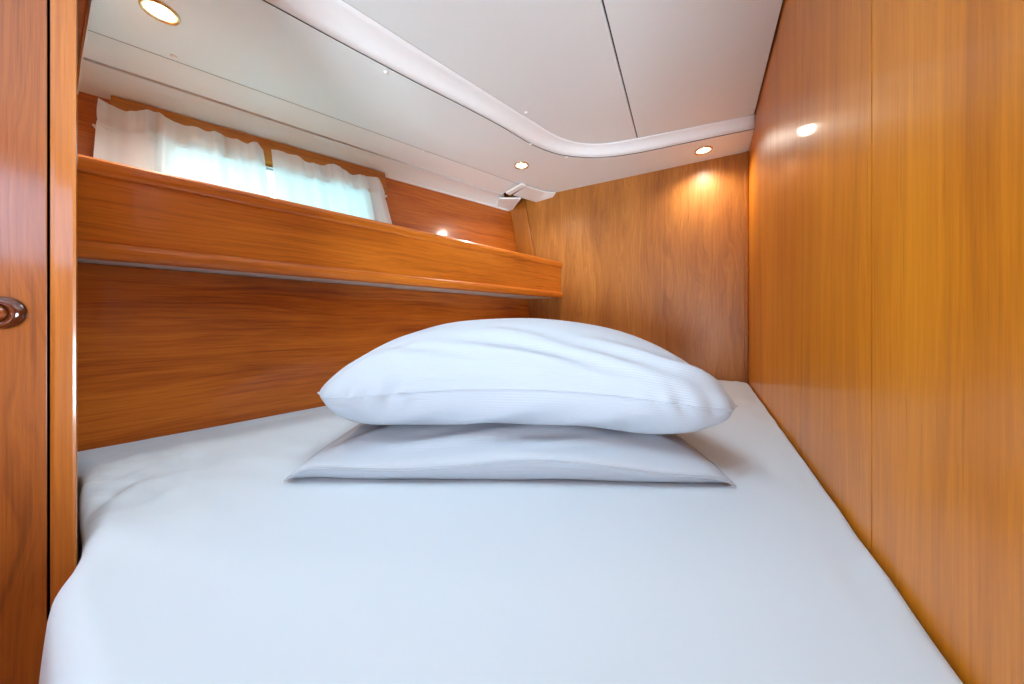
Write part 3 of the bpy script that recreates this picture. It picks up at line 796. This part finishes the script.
BZ = ZC + H_BED * S
bw, bd = .765, .52
cB_ = (-0.004, .534 + bd / 2 - .006)
rzB = math.radians(-1.0)
QB = sim_pillow(bw, bd, 64, 44, .0200, lambda x, y: x * 0, .05, 170, ceil=lambda x, y: .078 + .16 * (x ** 2 + (y - .02) ** 2) - .05 * y, seed=3, rnd=.08, grav=0.5)
tw, td = .862, .565
cT_ = (.026, .815)
rzT = math.radians(-2.0)
# height field of the lower pillow in the upper one's frame
gN = 90
hf = np.zeros((gN, gN)); ext = .55
Tp = QB[0].reshape(-1, 3).copy()
cb, sb_ = math.cos(rzB), math.sin(rzB); ct, st_ = math.cos(rzT), math.sin(rzT)
wx = cB_[0] + cb * Tp[:, 0] - sb_ * Tp[:, 1] - cT_[0]; wy = cB_[1] + sb_ * Tp[:, 0] + cb * Tp[:, 1] - cT_[1]
lx = ct * wx + st_ * wy; ly = -st_ * wx + ct * wy
for k in range(len(Tp)):
    i = int((lx[k] + ext) / (2 * ext) * (gN - 1) + .5); j = int((ly[k] + ext) / (2 * ext) * (gN - 1) + .5)
    for a_ in (-1, 0, 1):
        for b_ in (-1, 0, 1):
            if 0 <= i + a_ < gN and 0 <= j + b_ < gN: hf[i + a_, j + b_] = max(hf[i + a_, j + b_], Tp[k, 2])
for _ in range(2):
    pz = np.pad(hf, 1, mode='edge'); hf = sum(pz[1 + a_:1 + a_ + gN, 1 + b_:1 + b_ + gN] for a_ in (-1, 0, 1) for b_ in (-1, 0, 1)) / 9
def floorT(x, y):
    fi = np.clip((x + ext) / (2 * ext) * (gN - 1), 0, gN - 1.001); fj = np.clip((y + ext) / (2 * ext) * (gN - 1), 0, gN - 1.001)
    i = fi.astype(int); j = fj.astype(int); a_ = fi - i; b_ = fj - j
    return (hf[i, j] * (1 - a_) * (1 - b_) + hf[i + 1, j] * a_ * (1 - b_) + hf[i, j + 1] * (1 - a_) * b_ + hf[i + 1, j + 1] * a_ * b_) + .002
QT = sim_pillow(tw, td, 70, 48, .057, floorT, .185, 190, seed=5, grav=0.5, rnd=.6)
print('PILLOWS', QB.reshape(-1, 3).min(0), QB.reshape(-1, 3).max(0), QT.reshape(-1, 3).min(0), QT.reshape(-1, 3).max(0))
QT = crease(QT, [(0, -.42, -.76, -.35, .24, .040, .010), (0, -.12, -.74, -.35, .26, .040, .013), (0, .12, -.80, -.33, .24, .038, .012), (0, .36, -.76, -.33, .26, .040, .012), (0, .58, -.66, -.30, .24, .045, .011), (0, -.66, -.68, .4, .20, .045, .007),
                 (0, .80, -.66, .35, .2, .045, .011), (0, -.02, -.56, -.42, .20, .05, .007), (0, -.25, -.90, -.08, .30, .035, .006), (0, .40, -.90, -.08, .30, .035, .006),
                 (1, -.45, -.86, -.4, .26, .06, .008), (1, -.05, -.86, -.4, .26, .06, .008), (1, .35, -.86, -.4, .26, .06, .008), (1, .72, -.82, -.4, .25, .06, .008)], .002, 2.0)
QB = crease(QB, [(0, -.25, -.72, .30, .3, .05, .008), (0, -.6, -.5, .75, .35, .06, .006), (0, .2, -.78, .25, .25, .05, .007), (0, .7, -.55, -.7, .35, .06, .006), (0, .05, -.5, -.2, .4, .07, .005)], .004, 6.0)
gu_, gv_ = np.meshgrid(np.linspace(-1, 1, 64), np.linspace(-1, 1, 44), indexing='ij')
lift = np.exp(-((1 + gv_) / .16) ** 2) * (.013 + .007 * np.sin(5.3 * gu_ + .8)) * np.clip((1 - np.abs(gu_)) * 9, 0, 1)   # puffed front edge
QB[0, ..., 2] += lift; QB[1, ..., 2] += lift * np.exp(-((1 + gv_) / .05) ** 2)
for k_ in range(3, 41): QB[0, 4, k_, 2] -= .0022; QB[0, 3, k_, 2] += .0008     # stitched hem down one short side
pillow_obj('pillow', QB, (cB_[0], cB_[1], BZ + .001), rzB, 'flatter white pillow lying on the sheet, underneath the plump one', 'stacked pillows on the berth')
pillow_obj('pillow', QT, (cT_[0], cT_[1], BZ + .001), rzT, 'plump white pillow on top of the stack, fine striped weave', 'stacked pillows on the berth')
